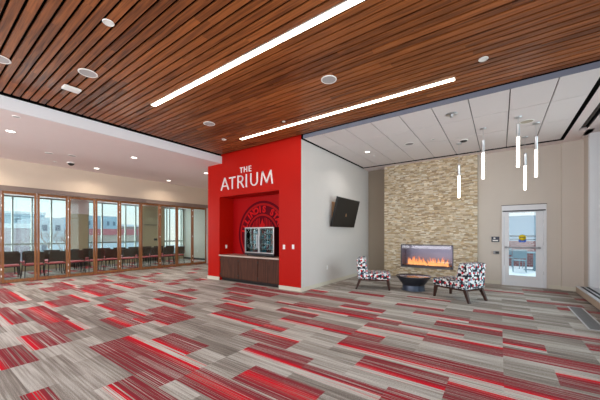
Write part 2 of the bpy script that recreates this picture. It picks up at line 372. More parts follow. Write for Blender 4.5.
# folding door wall: header, soffit ceiling, header trim
slab('wall_left', -12.02, -11.89, -4.0, 9.3, 2.89, 3.72, M['beige_wall'])
slab('trim_1', -12.05, -11.83, -4.0, 9.3, 2.745, 2.89, mat('header_trim', (122, 105, 98), 0.5))
slab('wall_left_return', -12.0, -11.89, 8.70, 9.3, 0, 2.75, M['pale_wall'])
slab('wall_left_end', -11.89, -7.83, 9.0, 9.15, 0, 4.0, M['beige_wall'])
slab('wall_left_near', -12.0, -11.89, -4.0, -1.6, 0, 2.75, M['beige_wall'])
slab('ceiling_left', -12.0, -7.16, -4.0, 9.1, 3.68, 3.78, M['white_ceiling'])
slab('trim_2', -7.17, -7.13, -4.0, 5.9, 3.672, 3.90, M['white_trim'])

# accent volume with its niche
mb = MB()
mb.box(-7.83, -7.25, 5.78, 6.42, 0, 4.0); mb.box(-4.80, -4.08, 5.78, 6.42, 0, 4.0)
mb.box(-7.25, -4.80, 5.78, 6.42, 2.63, 4.0)
struct(mb.build('wall_accent', M['red_paint']))
slab('wall_niche_back', -7.25, -4.80, 6.35, 6.42, 0, 2.63, M['red_niche'])
slab('wall_accent_side', -7.83, -7.73, 6.42, 9.0, 0, 4.0, M['grey_wall'])
slab('wall_middle', -4.16, -4.075, 5.785, 10.3, 0, 3.85, M['grey_wall'])
slab('wall_middle_reveal', -4.16, -4.077, 5.785, 10.3, 3.85, 4.25, M['black'])
for i, (a, b) in enumerate(((-7.835, -7.25), (-4.80, -4.075))):
    slab('baseboard_accent_%d' % i if 0 else 'baseboard_accent', a, b, 5.765, 5.785, 0, 0.10, M['baseboard'])
slab('baseboard_middle', -4.08, -4.062, 5.765, 10.2, 0, 0.10, M['baseboard'])
slab('baseboard_side', -7.85, -7.83, 5.765, 9.0, 0, 0.10, M['baseboard'])
# back wall
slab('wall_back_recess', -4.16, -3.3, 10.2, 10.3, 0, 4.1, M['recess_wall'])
mb = MB(); mb.box(-0.60, 0.04, 10.0, 10.12, 0, 3.90); mb.box(1.02, 1.31, 10.0, 10.12, 0, 3.90); mb.box(0.04, 1.02, 10.0, 10.12, 2.27, 3.90)
struct(mb.build('wall_back', M['back_wall']))
slab('wall_back_pier', 1.31, 1.74, 9.90, 10.12, 0, 3.90, M['back_wall'])
slab('wall_back_return', 1.72, 1.80, 9.50, 9.90, 0, 3.92, M['back_wall'])
slab('trim_3', 1.72, 1.93, 9.36, 9.50, 0, 3.84, M['door_paint'])
slab('baseboard_back', -0.55, 0.0, 9.98, 10.0, 0, 0.10, M['baseboard'])
slab('baseboard_back_right', 1.06, 1.31, 9.98, 10.0, 0, 0.10, M['baseboard'])
slab('baseboard_pier', 1.30, 1.74, 9.88, 9.90, 0, 0.10, M['baseboard'])
slab('baseboard_recess', -4.06, -3.4, 10.18, 10.2, 0, 0.10, M['baseboard'])
# ---- right side: glazed wall, runs back past the camera
wn = 0
for k in range(8):
    y1 = 9.36-1.7*k; y0 = y1-1.7
    wn += 1
    f = MB(); f.box(1.93, 2.03, y1-0.07, y1, 0, 3.84); f.box(1.93, 2.03, y0, y1, 0, 0.28); f.box(1.93, 2.03, y0, y1, 3.74, 3.92); f.box(1.94, 2.02, y0, y1, 2.6, 2.66)
    fo = struct(f.build('window_%d' % wn, M['alu']))
    MB().box(1.975, 1.985, y0+0.001, y1-0.072, 0.282, 3.738).build('pane', M['glass'], fo)
slab('wall_right', 1.93, 2.03, -4.3, y0, 0, 3.92, M['back_wall'])
# rear wall with glazing, behind the camera
mb = MB(); mb.box(-12.0, 2.03, -4.1, -4.0, 0, 0.25); mb.box(-12.0, 2.03, -4.1, -4.0, 3.7, 4.1)
for x in (-12.0, -9.0, -6.0, -3.0, 0.0, 1.83): mb.box(x, x+0.2, -4.1, -4.0, 0.25, 3.7)
struct(mb.build('wall_rear', M['back_wall']))
# ---- stacked stone chimney face
def stone():
    mb = MB(); pal = [(228,210,178),(214,196,166),(238,224,200),(200,176,142),(230,216,192),(216,194,158),(242,234,216),(184,162,134)]
    rg = random.Random(3); z = 0.0
    FX0, FX1, FZ0, FZ1 = -2.76, -1.19, 0.35, 1.10
    while z < 3.93:
        hgt = rg.choice((0.026, 0.032, 0.038, 0.045)); x = -3.35
        while x < -0.55:
            L = rg.uniform(0.05, 0.17); x1 = min(x+L, -0.55)
            if -0.55-x1 < 0.04: x1 = -0.55
            for (a, b) in ([(x, x1)] if not (z+hgt > FZ0 and z < FZ1 and x1 > FX0 and x < FX1) else [(x, FX0), (FX1, x1)]):
                if b-a < 0.015: continue
                c = lin(rg.choice(pal)); s = rg.uniform(0.85, 1.1); d = rg.uniform(0, 0.03)
                mb.box(a+0.001, b-0.001, 9.865+d, 10.02, z+0.001, min(z+hgt, 3.93)-0.001, 0, (c[0]*s, c[1]*s, c[2]*s))
            x = x1
        z += hgt
    o = mb.build('wall_stone', attrmat('ledge_stone', 0.85, 0.5, 45), recalc=False); struct(o)
    mb = MB(); mb.box(-3.34, -2.76, 9.93, 10.2, 0, 3.93); mb.box(-1.19, -0.56, 9.93, 10.2, 0, 3.93); mb.box(-2.76, -1.19, 9.93, 10.2, 0, 0.35); mb.box(-2.76, -1.19, 9.93, 10.2, 1.10, 3.93)
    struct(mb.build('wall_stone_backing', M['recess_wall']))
stone()
# ---- ceilings
slab('ceiling_plenum', -12.1, 2.1, -4.1, 10.4, 4.25, 4.32, M['black'])
mb = MB(); mb.box(-12.1, 2.1, -4.2, -4.1, 3.7, 4.32); mb.box(2.035, 2.1, -4.1, 10.4, 3.92, 4.32); mb.box(-12.1, -12.02, -4.1, 10.4, 3.7, 4.32); mb.box(-12.1, 2.1, 10.31, 10.4, 3.7, 4.32)
mb.box(-7.21, -7.175, -4.0, 9.0, 3.785, 4.25); mb.box(-4.07, 1.95, 10.205, 10.3, 3.905, 4.25)
struct(mb.build('ceiling_plenum_side', M['black']))
mb = MB(); y = 0.745-0.115*41; k = -41
STRIPS = {17: (-5.41, -0.55), 37: (-5.48, -0.58)}
while y+0.115 < 5.70:
    segs = [(-7.03, 1.92)]
    if k in STRIPS: a, b = STRIPS[k]; segs = [(-7.03, a-0.005), (b+0.005, 1.92)]
    for a, b in segs: mb.box(a, b, y+0.0145, y+0.1005, H, H+0.022)
    y += 0.115; k += 1
struct(mb.build('ceiling', M['slat_wood']))
slab('ceiling_backing', -7.17, 1.92, -4.0, 5.68, 3.99, 4.03, M['black'])
mb = MB(); mb.box(-4.07, 1.30, 9.655, 9.664, 3.842, 4.25); mb.box(1.30, 1.309, 5.7, 9.664, 3.842, 4.25)
struct(mb.build('ceiling_reveal', M['black']))
# white tile cloud above the seating corner
cx0, cx1, cy0, cy1 = -3.99, 1.24, 5.76, 9.53
mb = MB(); mb.box(cx0, cx1, cy0, cy1, 3.87, 3.93, 1)
xs = [cx0]; x = 0.74-0.6*7
while x < cx1: xs.append(x) if x > cx0+0.1 else None; x += 0.6
xs.append(cx1); ysl = [cy0, 6.75, 7.97, 9.19, cy1]
for i in range(len(xs)-1):
    for j in range(4): mb.box(xs[i]+0.009, xs[i+1]-0.009, ysl[j]+0.010, ysl[j+1]-0.010, 3.84, 3.872, 0)
struct(mb.build('ceiling_cloud', [M['tile'], M['tile_joint']]))
slab('trim_4', cx0, cx1+0.0, cy0-0.02, cy0, 3.838, 3.925, M['grey_fascia'])
mb = MB(); mb.box(1.31, 1.47, 5.7, 9.92, 3.84, 3.90); mb.box(1.62, 1.92, 5.7, 9.5, 3.84, 3.90); mb.box(1.47, 1.75, 9.0, 9.92, 3.84, 3.90); mb.box(-4.08, 1.31, 9.665, 10.2, 3.84, 3.90)
struct(mb.build('ceiling_edge', M['white_ceiling']))
mb = MB(); mb.box(1.47, 1.49, 5.7, 9.0, 3.86, 4.05); mb.box(1.61, 1.62, 5.7, 9.0, 3.86, 4.05); mb.box(1.47, 1.62, 5.7, 9.0, 4.05, 4.07)
struct(mb.build('ceiling_pocket', M['dark_metal']))
t = thing('roller_blind', 'dark roller blind rolled up in the ceiling pocket beside the right windows', 'blind', (1.55, 7.3, 3.94))
MB().cyl((1.55, 5.75, 3.94), (1.55, 8.93, 3.94), 0.045).build('roller', mat('blind', (92, 84, 80), 0.8), t, (1.55, 7.3, 3.94))
MB().box(1.51, 1.59, 8.93, 8.97, 3.89, 4.0).build('bracket', M['dark_metal'], t, (1.55, 7.3, 3.94))

# ---- meeting room beyond the folding doors
FX = -15.4
def farwall():
    mb = MB(); W = M['olive_wall']
    mb.box(FX-0.12, FX, 4.20, 4.86, 0, 3.0); mb.box(FX-0.12, FX, 7.30, 8.45, 0, 3.0); mb.box(FX-0.12, FX, -2.0, 1.2, 0, 3.0)
    mb.box(FX-0.12, FX, -2.0, 9.7, 0, 0.30)
    struct(mb.build('wall_far', W))
farwall()
slab('wall_meeting_end', -15.5, -12.02, 9.65, 9.75, 0, 3.0, M['pale_wall'])
slab('wall_meeting_near', -15.5, -12.02, -2.1, -2.0, 0, 3.0, M['olive_wall'])
slab('ceiling_meeting', -15.6, -12.02, -2.1, 9.75, 2.95, 3.05, M['white_ceiling'])
slab('baseboard_meeting', FX, -12.02, 9.63, 9.65, 0, 0.10, M['dark_metal'])
WM = mat('window_frame', (132, 140, 130), 0.5)
wn2 = 20
for (a, b, mull) in ((1.2, 4.20, (1.8, 2.42, 2.98, 3.58)), (4.86, 7.30, (5.44, 6.47, 6.95)), (8.45, 9.65, (8.62, 8.79, 9.2, 9.5))):
    wn2 += 1; mb = MB()
    mb.box(FX-0.10, FX-0.02, a, b, 0.30, 0.36); mb.box(FX-0.10, FX-0.02, a, b, 2.9, 2.96); mb.box(FX-0.10, FX-0.02, a, b, 1.02, 1.09)
    for y in (a+0.02,)+mull+(b-0.02,): mb.box(FX-0.12, FX-0.01, y-0.025, y+0.025, 0.30, 2.96)
    f = struct(mb.build('window_%d' % wn2, WM))
    MB().box(FX-0.065, FX-0.055, a, b, 0.31, 2.9).build('pane', M['glass'], f)
slab('trim_5', FX, FX+0.08, 4.22, 4.86, 2.36, 2.95, M['white_ceiling'])

# ---- folding glass doors: ten leaves, each a door of the room
def leaf(i, y0, y1, hinge):
    X0, X1 = -11.93, -11.885
    mb = MB(); s = 0.056
    mb.box(X0, X1, y0, y0+s, 0.01, 2.74); mb.box(X0, X1, y1-s, y1, 0.01, 2.74)
    mb.box(X0, X1, y0+s, y1-s, 0.01, 0.10); mb.box(X0, X1, y0+s, y1-s, 2.655, 2.74)
    f = struct(mb.build('door_%d' % i, M['door_wood'], bevel=0.004))
    MB().box(-11.912, -11.903, y0+s, y1-s, 0.10, 2.655).build('pane', M['glass'], f)
    if hinge:
        for z in (0.22, 0.42, 1.35, 2.30, 2.58):
            MB().cyl((-11.875, y0-0.004, z-0.03), (-11.875, y0-0.004, z+0.03), 0.012, n=8).build('hinge', M['white_plastic'], f)
for i in range(13):
    y0 = 1.625-0.785*4+0.785*i
    leaf(i+2, y0+0.007, y0+0.778, i % 2 == 0)
slab('trim_6', -11.94, -11.88, -1.60, 8.70, 0.0, 0.011, M['dark_metal'])
slab('trim_7', -11.95, -11.87, 8.69, 8.72, 0.0, 2.75, M['white_trim'])

# ---- outside
slab('ground', -260, -16, -60, 160, -9.2, -9.0, M['snow'])
slab('terrace', -6, 8, 10.12, 17.5, -0.08, -0.02, M['snow'])
def brickmat(name, c1, c2, cm, sc=5):
    m, nt, p = newmat(name); tc = N(nt, 'ShaderNodeTexCoord'); b = N(nt, 'ShaderNodeTexBrick'); nt.links.new(tc.outputs['UV'], b.inputs['Vector'])
    b.inputs['Color1'].default_value = lin(c1); b.inputs['Color2'].default_value = lin(c2); b.inputs['Mortar'].default_value = lin(cm); b.inputs['Scale'].default_value = sc
    b.inputs['Mortar Size'].default_value = 0.02
    nt.links.new(b.outputs[0], p.inputs['Base Color']); p.inputs['Roughness'].default_value = 0.9
    return m
BR = brickmat('red_brick', (150, 92, 92), (120, 70, 74), (170, 160, 160), 3)
o = slab('wall_terrace', -6, 8, 16.3, 16.55, -0.05, 1.14, BR)
t = thing('terrace_railing', 'grey metal railing along the top of the brick terrace wall', 'railing', (1, 16.42, 1.14))
mb = MB().box(-6, 8, 16.39, 16.45, 1.34, 1.39); mb.box(-6, 8, 16.40, 16.44, 1.20, 1.23); mb.build('rail', M['dark_metal'], t, (1, 16.42, 1.14))
for k in range(8): MB().box(-5.9+k*1.95, -5.85+k*1.95, 16.39, 16.44, 1.14, 1.34).build('post', M['dark_metal'], t, (1, 16.42, 1.14))

def building(name, label, x0, y0, y1, z0, z1, m, depth=14, rows=0, cols=0, band=None, wc=None, roof=None):
    t = thing(name, label, 'building', (x0, (y0+y1)/2, z0)); off = (x0, (y0+y1)/2, z0)
    MB().box(x0-depth, x0, y0, y1, z0, z1).build('wall', m, t, off)
    if band: MB().box(x0-depth-0.2, x0+0.3, y0-0.2, y1+0.2, z1-band, z1+0.05).build('cornice', M['snow'] if roof is None else roof, t, off)
    for r in range(rows):
        for c in range(cols):
            w = (y1-y0)/cols; zz = z0+(z1-z0-(band or 0))*(r+0.5)/rows; hh = (z1-z0)/rows*0.15
            f = MB().box(x0-0.05, x0+0.06, y0+w*(c+0.3), y0+w*(c+0.7), zz-hh, zz+hh).build('window', wc or M['glaze'], t, off)
    return t
PB = brickmat('plum_brick', (190, 172, 180), (178, 160, 170), (200, 188, 194), 0.8)
building('brick_building', 'plum brick building with a white cornice seen through the leftmost glass leaf', -60, -14, 11.3, -9, 3.0, PB, band=0.65)
building('office_building', 'pale blue-grey flat roofed office behind the plum brick building', -90, -8, 19.6, -9, 6.6, mat('bluegrey', (172, 198, 214), 0.8), rows=5, cols=9, band=0.5)
building('tower_building', 'slim pale tower rising above the flat roofed office', -120, 8.5, 14.5, -9, 11.0, mat('paletower', (186, 208, 220), 0.8), rows=8, cols=3)
building('white_building', 'white building with dark square windows seen in the second glass leaf', -60, 12.2, 15.6, -9, 4.1, mat('whiteb', (205, 216, 226), 0.8), rows=4, cols=2, wc=mat('slate', (96, 112, 132), 0.4))
building('tan_building', 'low tan brick building behind bare branches', -80, 19, 24, -9, 1.6, brickmat('tanb', (184, 152, 130), (168, 138, 120), (190, 176, 160), 0.8), depth=8, rows=3, cols=3, band=0.3)
building('glass_building', 'light blue office block seen in the fourth glass leaf', -62, 19.2, 24.4, -9, 4.9, mat('skyblue', (176, 208, 226), 0.6), rows=5, cols=5)
building('red_roof_building', 'tan building with a red band below the blue office block', -50, 16.2, 22.6, -9, 2.2, mat('tan', (206, 190, 176), 0.8), rows=3, cols=4, band=0.9, roof=mat('redroof', (196, 118, 122), 0.7))
building('white_garage', 'low white building with dark openings in front of the red banded one', -40, 12.0, 19.0, -9, 0.3, mat('wgar', (206, 218, 228), 0.8), rows=2, cols=6)
building('brown_building', 'distant brown block left of the beige pier', -70, 27.5, 34, -9, 3.6, brickmat('brb', (168, 142, 134), (150, 124, 118), (176, 160, 150), 0.8), rows=4, cols=5, band=0.4)
# the building opposite the terrace door
t = building('slate_building', 'blue-grey building across from the terrace door', 0, 0, 1, 0, 1, M['glaze'])
for c in list(t.children): bpy.data.objects.remove(c)
t.location = (4, 46, 0)
MB().box(-22, 26, 40, 52, -9, 3.55).build('wall', mat('slateb', (150, 172, 192), 0.8), t, (4, 46, 0))
MB().box(-22.3, 26.3, 39.8, 52.2, 3.5, 3.9).build('parapet', M['snow'], t, (4, 46, 0))

# bare tree between the buildings
def bare_tree(x, y, z, h, label):
    t = thing('bare_tree', label, 'tree', (x, y, z)); rg = random.Random(11)
    mb = MB(); br = MB()
    mb.cyl((x, y, z), (x, y, z+h*0.5), 0.22, 0.14, 8)
    def grow(p, d, L, r, lv):
        q = p+d*L; br.cyl(p, q, r, r*0.6, 5, caps=False)
        if lv == 0: return
        for _ in range(3):
            nd = (d+Vector((rg.uniform(-.7,.7), rg.uniform(-.7,.7), rg.uniform(-.1,.5)))).normalized(); grow(q, nd, L*0.7, r*0.55, lv-1)
    for _ in range(5): grow(Vector((x, y, z+h*rg.uniform(.3,.5))), Vector((rg.uniform(-.6,.6), rg.uniform(-.6,.6), 1)).normalized(), h*0.2, 0.1, 3)
    bk = mat('bark', (150, 112, 92), 0.9); mb.build('trunk', bk, t, (x, y, z)); br.build('branches', bk, t, (x, y, z))
bare_tree(-37, 9.6, -9, 11.5, 'bare brown tree outside the second glass leaf')

# ================================================================== OBJECTS
# ---- terrace door
DX0, DX1, DY0 = 0.04, 1.02, 10.0
f = MB(); f.box(DX0, DX0+0.055, 9.975, 10.10, 0, 2.12); f.box(DX1-0.055, DX1, 9.975, 10.10, 0, 2.12); f.box(DX0, DX1, 9.975, 10.10, 2.12, 2.27)
f.box(DX0, DX1, 9.985, 10.10, -0.01, 0.015)
fr = struct(f.build('door_1', M['door_paint'], bevel=0.004))
MB().box(DX0-0.008, DX1+0.008, 9.972, 10.0, 2.27, 2.285).build('head_seal', M['black_plastic'], fr)
MB().box(DX0+0.02, DX1-0.02, 9.965, 9.99, 2.095, 2.125).build('head_gap', M['dark_metal'], fr)
lf = MB(); a, b = DX0+0.06, DX1-0.06
lf.box(a, 0.21, 10.01, 10.055, 0.015, 2.10); lf.box(0.80, b, 10.01, 10.055, 0.015, 2.10); lf.box(0.21, 0.80, 10.01, 10.055, 0.015, 0.29); lf.box(0.21, 0.80, 10.01, 10.055, 2.07, 2.10)
L = lf.build('door_leaf', M['door_paint'], fr, bevel=0.003)
MB().box(0.21, 0.80, 10.03, 10.04, 0.29, 2.07).build('pane', M['glass'], L)
pb = MB().box(0.11, 0.90, 9.93, 9.965, 1.06, 1.10); pb.box(0.13, 0.16, 9.965, 10.01, 1.05, 1.11); pb.box(0.85, 0.88, 9.965, 10.01, 1.05, 1.11)
pb.build('push_bar', mat('bar_steel', (140, 142, 146), 0.5, metal=0.3), L, bevel=0.004)
st = thing('door_sticker', 'round yellow sticker with a blue foot on the terrace door glass', 'sticker', (0.51, 10.028, 1.33))
Tf = Matrix.Translation((0, 0, 0)) @ Matrix.Rotation(R(90), 4, 'X')
MB().lathe([(0.0, 0.003), (0.082, 0.003), (0.082, 0)], n=28).build('disc', mat('yellow', (232, 206, 20), 0.5), st, T=Matrix.Translation((0, -0.004, 0.03)) @ Tf)
MB().box(-0.078, 0.078, -0.002, 0.0, -0.10, 0.0).build('foot_patch', mat('stickerblue', (24, 84, 190), 0.5), st)
MB().box(-0.06, 0.06, -0.010, -0.007, 0.025, 0.045).build('bar_mark', mat('stickerdark', (60, 60, 60), 0.5), st)
for z in (0.35, 1.15, 1.75): MB().cyl((DX1-0.058, 9.985, z), (DX1-0.058, 9.985, z+0.1), 0.009, n=8).build('hinge', M['steel'], fr)
# plate and card reader beside the door
t = thing('room_sign', 'small dark navy sign with white marks beside the terrace door', 'sign', (-0.11, 9.999, 1.30))
MB().box(-0.095, 0.095, -0.012, 0, -0.075, 0.085).build('plate', mat('navy', (24, 34, 56), 0.4), t, bevel=0.003)
MB().box(-0.065, 0.065, -0.015, -0.011, -0.045, -0.012).build('white_mark', M['white_plastic'], t)
MB().box(-0.045, 0.0, -0.015, -0.011, 0.02, 0.055).build('white_mark', M['white_plastic'], t)
t = thing('card_reader', 'grey wall card reader under the navy sign', 'card reader', (-0.08, 9.999, 0.92))
MB().box(-0.08, 0.06, -0.04, 0, -0.045, 0.045).build('housing', mat('reader', (128, 130, 134), 0.4), t, bevel=0.006)
MB().box(-0.03, 0.055, -0.045, -0.038, -0.03, 0.03).build('reader_face', M['black_plastic'], t)

# ---- terrace furniture seen through the door
PG = mat('patio_grey', (128, 152, 164), 0.5)
t = thing('patio_table', 'grey square metal patio table outside the terrace door', 'table', (1.15, 14.9, -0.02))
MB().box(-0.45, 0.45, -0.4, 0.4, 0.70, 0.74).build('tabletop', PG, t)
MB().cyl((0, 0, 0.02), (0, 0, 0.70), 0.045).build('pedestal', PG, t)
MB().box(-0.35, 0.35, -0.04, 0.04, 0, 0.03).box(-0.04, 0.04, -0.35, 0.35, 0, 0.03).build('foot', PG, t)
def patio_chair(x, y, rz, label):
    t = thing('patio_chair', label, 'chair', (x, y, -0.02), rz, 'patio chairs on the terrace')
    MB().box(-0.22, 0.22, -0.22, 0.22, 0.43, 0.46).build('seat', PG, t)
    MB().box(-0.22, 0.22, 0.20, 0.24, 0.55, 0.88).build('backrest', PG, t)
    for sx in (-1, 1):
        for sy in (-1, 1): MB().cyl((sx*0.2, sy*0.2, 0), (sx*0.2, sy*0.2, 0.43 if sy < 0 else 0.6), 0.015, n=8).build('leg', PG, t)
patio_chair(0.62, 14.0, R(180), 'grey metal patio chair with its back to the terrace door')
patio_chair(0.55, 15.4, R(70), 'grey metal patio chair left of the patio table')

# ---- fireplace
FO = (-1.975, 9.9, 0.37)
t = thing('fireplace', 'long linear gas fireplace with orange flames set in the stone wall', 'fireplace', FO)
x0, x1, z0, z1 = -2.74, -1.21, 0.37, 1.08
mb = MB(); yb = 10.42
mb.box(x0-0.005, x1+0.005, yb, yb+0.02, z0, z1); mb.box(x0-0.015, x0, 9.9, yb, z0, z1); mb.box(x1, x1+0.015, 9.9, yb, z0, z1); mb.box(x0, x1, 9.9, yb, z1, z1+0.015)
mb.build('firebox', mat('firebox', (150, 148, 170), 0.35, metal=0.5), t, FO)
MB().box(x0, x1, 9.9, yb, z0-0.01, z0+0.04).build('burner_tray', M['dark_metal'], t, FO)
fr = MB(); w_ = 0.03
fr.box(x0-w_, x1+w_, 9.845, 9.87, z1-0.005, z1+w_-0.005); fr.box(x0-w_, x1+w_, 9.845, 9.87, z0-0.02, z0+0.02); fr.box(x0-w_, x0, 9.845, 9.87, z0-0.02, z1+0.02); fr.box(x1, x1+w_, 9.845, 9.87, z0-0.02, z1+0.02)
fr.build('frame', mat('firef', (96, 92, 100), 0.35, metal=0.6), t, FO)
MB().box(x0, x1, 9.86, 9.868, z0, z1).build('glass_front', M['fire_glass'], t, FO)
rg = random.Random(5); mb = MB()
for i in range(220):
    x = rg.uniform(x0+0.06, x1-0.06); y = rg.uniform(9.98, 10.3); r = rg.uniform(0.012, 0.025)
    mb.lathe([(0, 0), (r, r*0.5), (r*0.8, r*1.3), (0, r*1.6)], (x, y, z0+0.035), 6)
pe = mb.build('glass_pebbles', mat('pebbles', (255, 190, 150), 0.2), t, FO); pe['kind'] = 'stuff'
def flamemat():
    m, nt, p = newmat('flame'); tc = N(nt, 'ShaderNodeTexCoord'); s = N(nt, 'ShaderNodeSeparateXYZ'); nt.links.new(tc.outputs['Object'], s.inputs[0])
    mr = N(nt, 'ShaderNodeMapRange'); mr.inputs[1].default_value = 0.0; mr.inputs[2].default_value = 0.36; nt.links.new(s.outputs['Z'], mr.inputs[0])
    cr = N(nt, 'ShaderNodeValToRGB'); cr.color_ramp.elements[0].color = (1.0, 0.50, 0.20, 1); cr.color_ramp.elements[1].color = (1.0, 0.22, 0.08, 1)
    e = cr.color_ramp.elements.new(0.35); e.color = (1.0, 0.38, 0.12, 1)
    nt.links.new(mr.outputs[0], cr.inputs[0]); nt.links.new(cr.outputs[0], p.inputs['Emission Color']); p.inputs['Emission Strength'].default_value = 1.6
    p.inputs['Base Color'].default_value = (0, 0, 0, 1)
    return m
mb = MB()
for i in range(58):
    x = x0+0.14+(x1-x0-0.3)*(i+rg.uniform(-.4, .4))/57; y = 10.1+rg.uniform(-0.07, 0.07); h = rg.choice((0.16, 0.18, 0.22, 0.26, 0.30))*rg.uniform(.8, 1.1); r = rg.uniform(0.022, 0.036)
    lean = rg.uniform(-0.03, 0.03); o_ = len(mb.v)
    mb.lathe([(r*0.5, 0), (r, h*0.2), (r*0.8, h*0.45), (r*0.35, h*0.75), (0.001, h)], (x, y, z0+0.03), 8)
    for j in range(o_, len(mb.v)):
        p = mb.v[j]; q = (p[2]-z0-0.03)/h; mb.v[j] = (p[0]+lean*q*q*2+0.012*math.sin(q*7+i), p[1], p[2])
fl = mb.build('flames', flamemat(), t, FO); fl['kind'] = 'stuff'

# ---- patterned slipper chairs
def fabric():
    m, nt, p = newmat('geometric_fabric'); tc = N(nt, 'ShaderNodeTexCoord')
    def vor(scale, rnd_, off):
        mp = N(nt, 'ShaderNodeMapping'); mp.inputs['Scale'].default_value = (scale, scale, 1); mp.inputs['Location'].default_value = off; nt.links.new(tc.outputs['UV'], mp.inputs[0])
        v = N(nt, 'ShaderNodeTexVoronoi', voronoi_dimensions='2D'); v.inputs['Scale'].default_value = 1; v.inputs['Randomness'].default_value = rnd_; nt.links.new(mp.outputs[0], v.inputs['Vector'])
        return v
    v = vor(27, 0.6, (0, 0, 0)); s = N(nt, 'ShaderNodeSeparateColor'); nt.links.new(v.outputs['Color'], s.inputs[0])
    cr = N(nt, 'ShaderNodeValToRGB'); cr.color_ramp.interpolation = 'CONSTANT'
    pal = [(0.0, (226, 230, 232)), (0.30, (14, 16, 22)), (0.58, (130, 146, 164)), (0.72, (236, 238, 238)), (0.82, (40, 50, 64))]
    cr.color_ramp.elements[0].color = lin(pal[0][1]); cr.color_ramp.elements[1].position = pal[1][0]; cr.color_ramp.elements[1].color = lin(pal[1][1])
    for q, c in pal[2:]: e = cr.color_ramp.elements.new(q); e.color = lin(c)
    nt.links.new(s.outputs['Red'], cr.inputs[0])
    d = vor(7.5, 0.0, (0.2, 0.3, 0)); lt = N(nt, 'ShaderNodeMath', operation='LESS_THAN'); lt.inputs[1].default_value = 0.18; nt.links.new(d.outputs['Distance'], lt.inputs[0])
    mx = N(nt, 'ShaderNodeMix', data_type='RGBA'); nt.links.new(lt.outputs[0], mx.inputs[0]); nt.links.new(cr.outputs[0], mx.inputs[6]); mx.inputs[7].default_value = lin((206, 18, 40))
    nt.links.new(mx.outputs[2], p.inputs['Base Color']); p.inputs['Roughness'].default_value = 0.9
    return m
M['fabric'] = fabric()
def slipper_chair(loc, rz, label):
    t = thing('slipper_chair', label, 'chair', loc, rz, None)
    MB().box(-0.30, 0.44, -0.32, 0.32, 0.27, 0.44).build('seat', M['fabric'], t, bevel=0.035)
    b = MB(); b.add([(-0.09,-0.325,0.27),(-0.09,0.325,0.27),(-0.385,0.325,0.27),(-0.385,-0.325,0.27),(-0.20,-0.32,0.84),(-0.20,0.32,0.84),(-0.42,0.32,0.82),(-0.42,-0.32,0.82)],
          [(0,1,2,3),(4,7,6,5),(0,4,5,1),(1,5,6,2),(2,6,7,3),(3,7,4,0)]); b.build('backrest', M['fabric'], t, bevel=0.04)
    r = MB(); r.box(-0.36, 0.41, -0.295, -0.26, 0.235, 0.275); r.box(-0.36, 0.41, 0.26, 0.295, 0.235, 0.275); r.box(0.375, 0.41, -0.26, 0.26, 0.235, 0.275); r.box(-0.36, -0.325, -0.26, 0.26, 0.235, 0.275)
    r.build('seat_rail', M['dark_wood'], t)
    for sy in (-1, 1):
        MB().bar((0.38, sy*0.275, 0.25), (0.41, sy*0.29, 0), 0.065, w1=0.042, h1=0.042).build('leg', M['dark_wood'], t)
        MB().bar((-0.33, sy*0.275, 0.25), (-0.43, sy*0.30, 0), 0.07, w1=0.044, h1=0.044).build('leg', M['dark_wood'], t)
    return t
slipper_chair((-2.81, 7.36, 0), R(21), 'armless red, white and black patterned chair with its back to the grey wall')
slipper_chair((-0.76, 7.29, 0), R(152), 'armless red, white and black patterned chair to the right of the drum table')

# ---- drum table
t = thing('drum_table', 'dark round flared drum table between the two patterned chairs', 'table', (-1.85, 7.72, 0))
MB().lathe([(0, 0), (0.285, 0), (0.29, 0.012), (0.275, 0.03), (0.270, 0.14)], n=40).build('base', mat('base_m', (60, 70, 88), 0.35, metal=0.3), t)
MB().lathe([(0.270, 0.14), (0.29, 0.17), (0.43, 0.355), (0.432, 0.368), (0.42, 0.372)], n=40).build('flared_body', M['table_metal'], t)
MB().lathe([(0.42, 0.372), (0.40, 0.366), (0, 0.366)], n=40).build('tabletop', M['table_top'], t)

# ---- television
ty0, ty1 = 7.18, 8.73
A = Vector((-3.985, 0, 1.675)); B = Vector((-3.775, 0, 2.535)); up = (B-A).normalized(); nrm = Vector((up.z, 0, -up.x))
TO = (-4.0, (ty0+ty1)/2, 2.1)
t = thing('television', 'large black flat screen television tilted down on the grey wall', 'television', TO)
def tvbox(h0, h1, ya, yb_, d0, d1):
    mb = MB(); P = lambda h, y, d: A+up*h+nrm*d+Vector((0, y, 0))
    return mb.add([P(h0,ya,d0),P(h0,yb_,d0),P(h0,yb_,d1),P(h0,ya,d1),P(h1,ya,d0),P(h1,yb_,d0),P(h1,yb_,d1),P(h1,ya,d1)], [(0,1,2,3),(4,7,6,5),(0,4,5,1),(1,5,6,2),(2,6,7,3),(3,7,4,0)])
HH = (B-A).length
tvbox(0, HH, ty0, ty1, -0.05, 0).build('housing', M['black_plastic'], t, TO, bevel=0.006)
tvbox(0.02, HH-0.02, ty0+0.02, ty1-0.02, 0.0, 0.003).build('screen', M['screen'], t, TO)
mb = MB(); mb.box(-4.072, -4.05, 7.35, 7.95, 1.95, 2.42); mb.box(-4.05, -3.93, 7.6, 7.66, 1.95, 2.2); mb.box(-4.05, -3.88, 7.9, 7.94, 2.0, 2.3)
mb.build('wall_bracket', mat('bracket', (178, 140, 104), 0.6), t, TO)

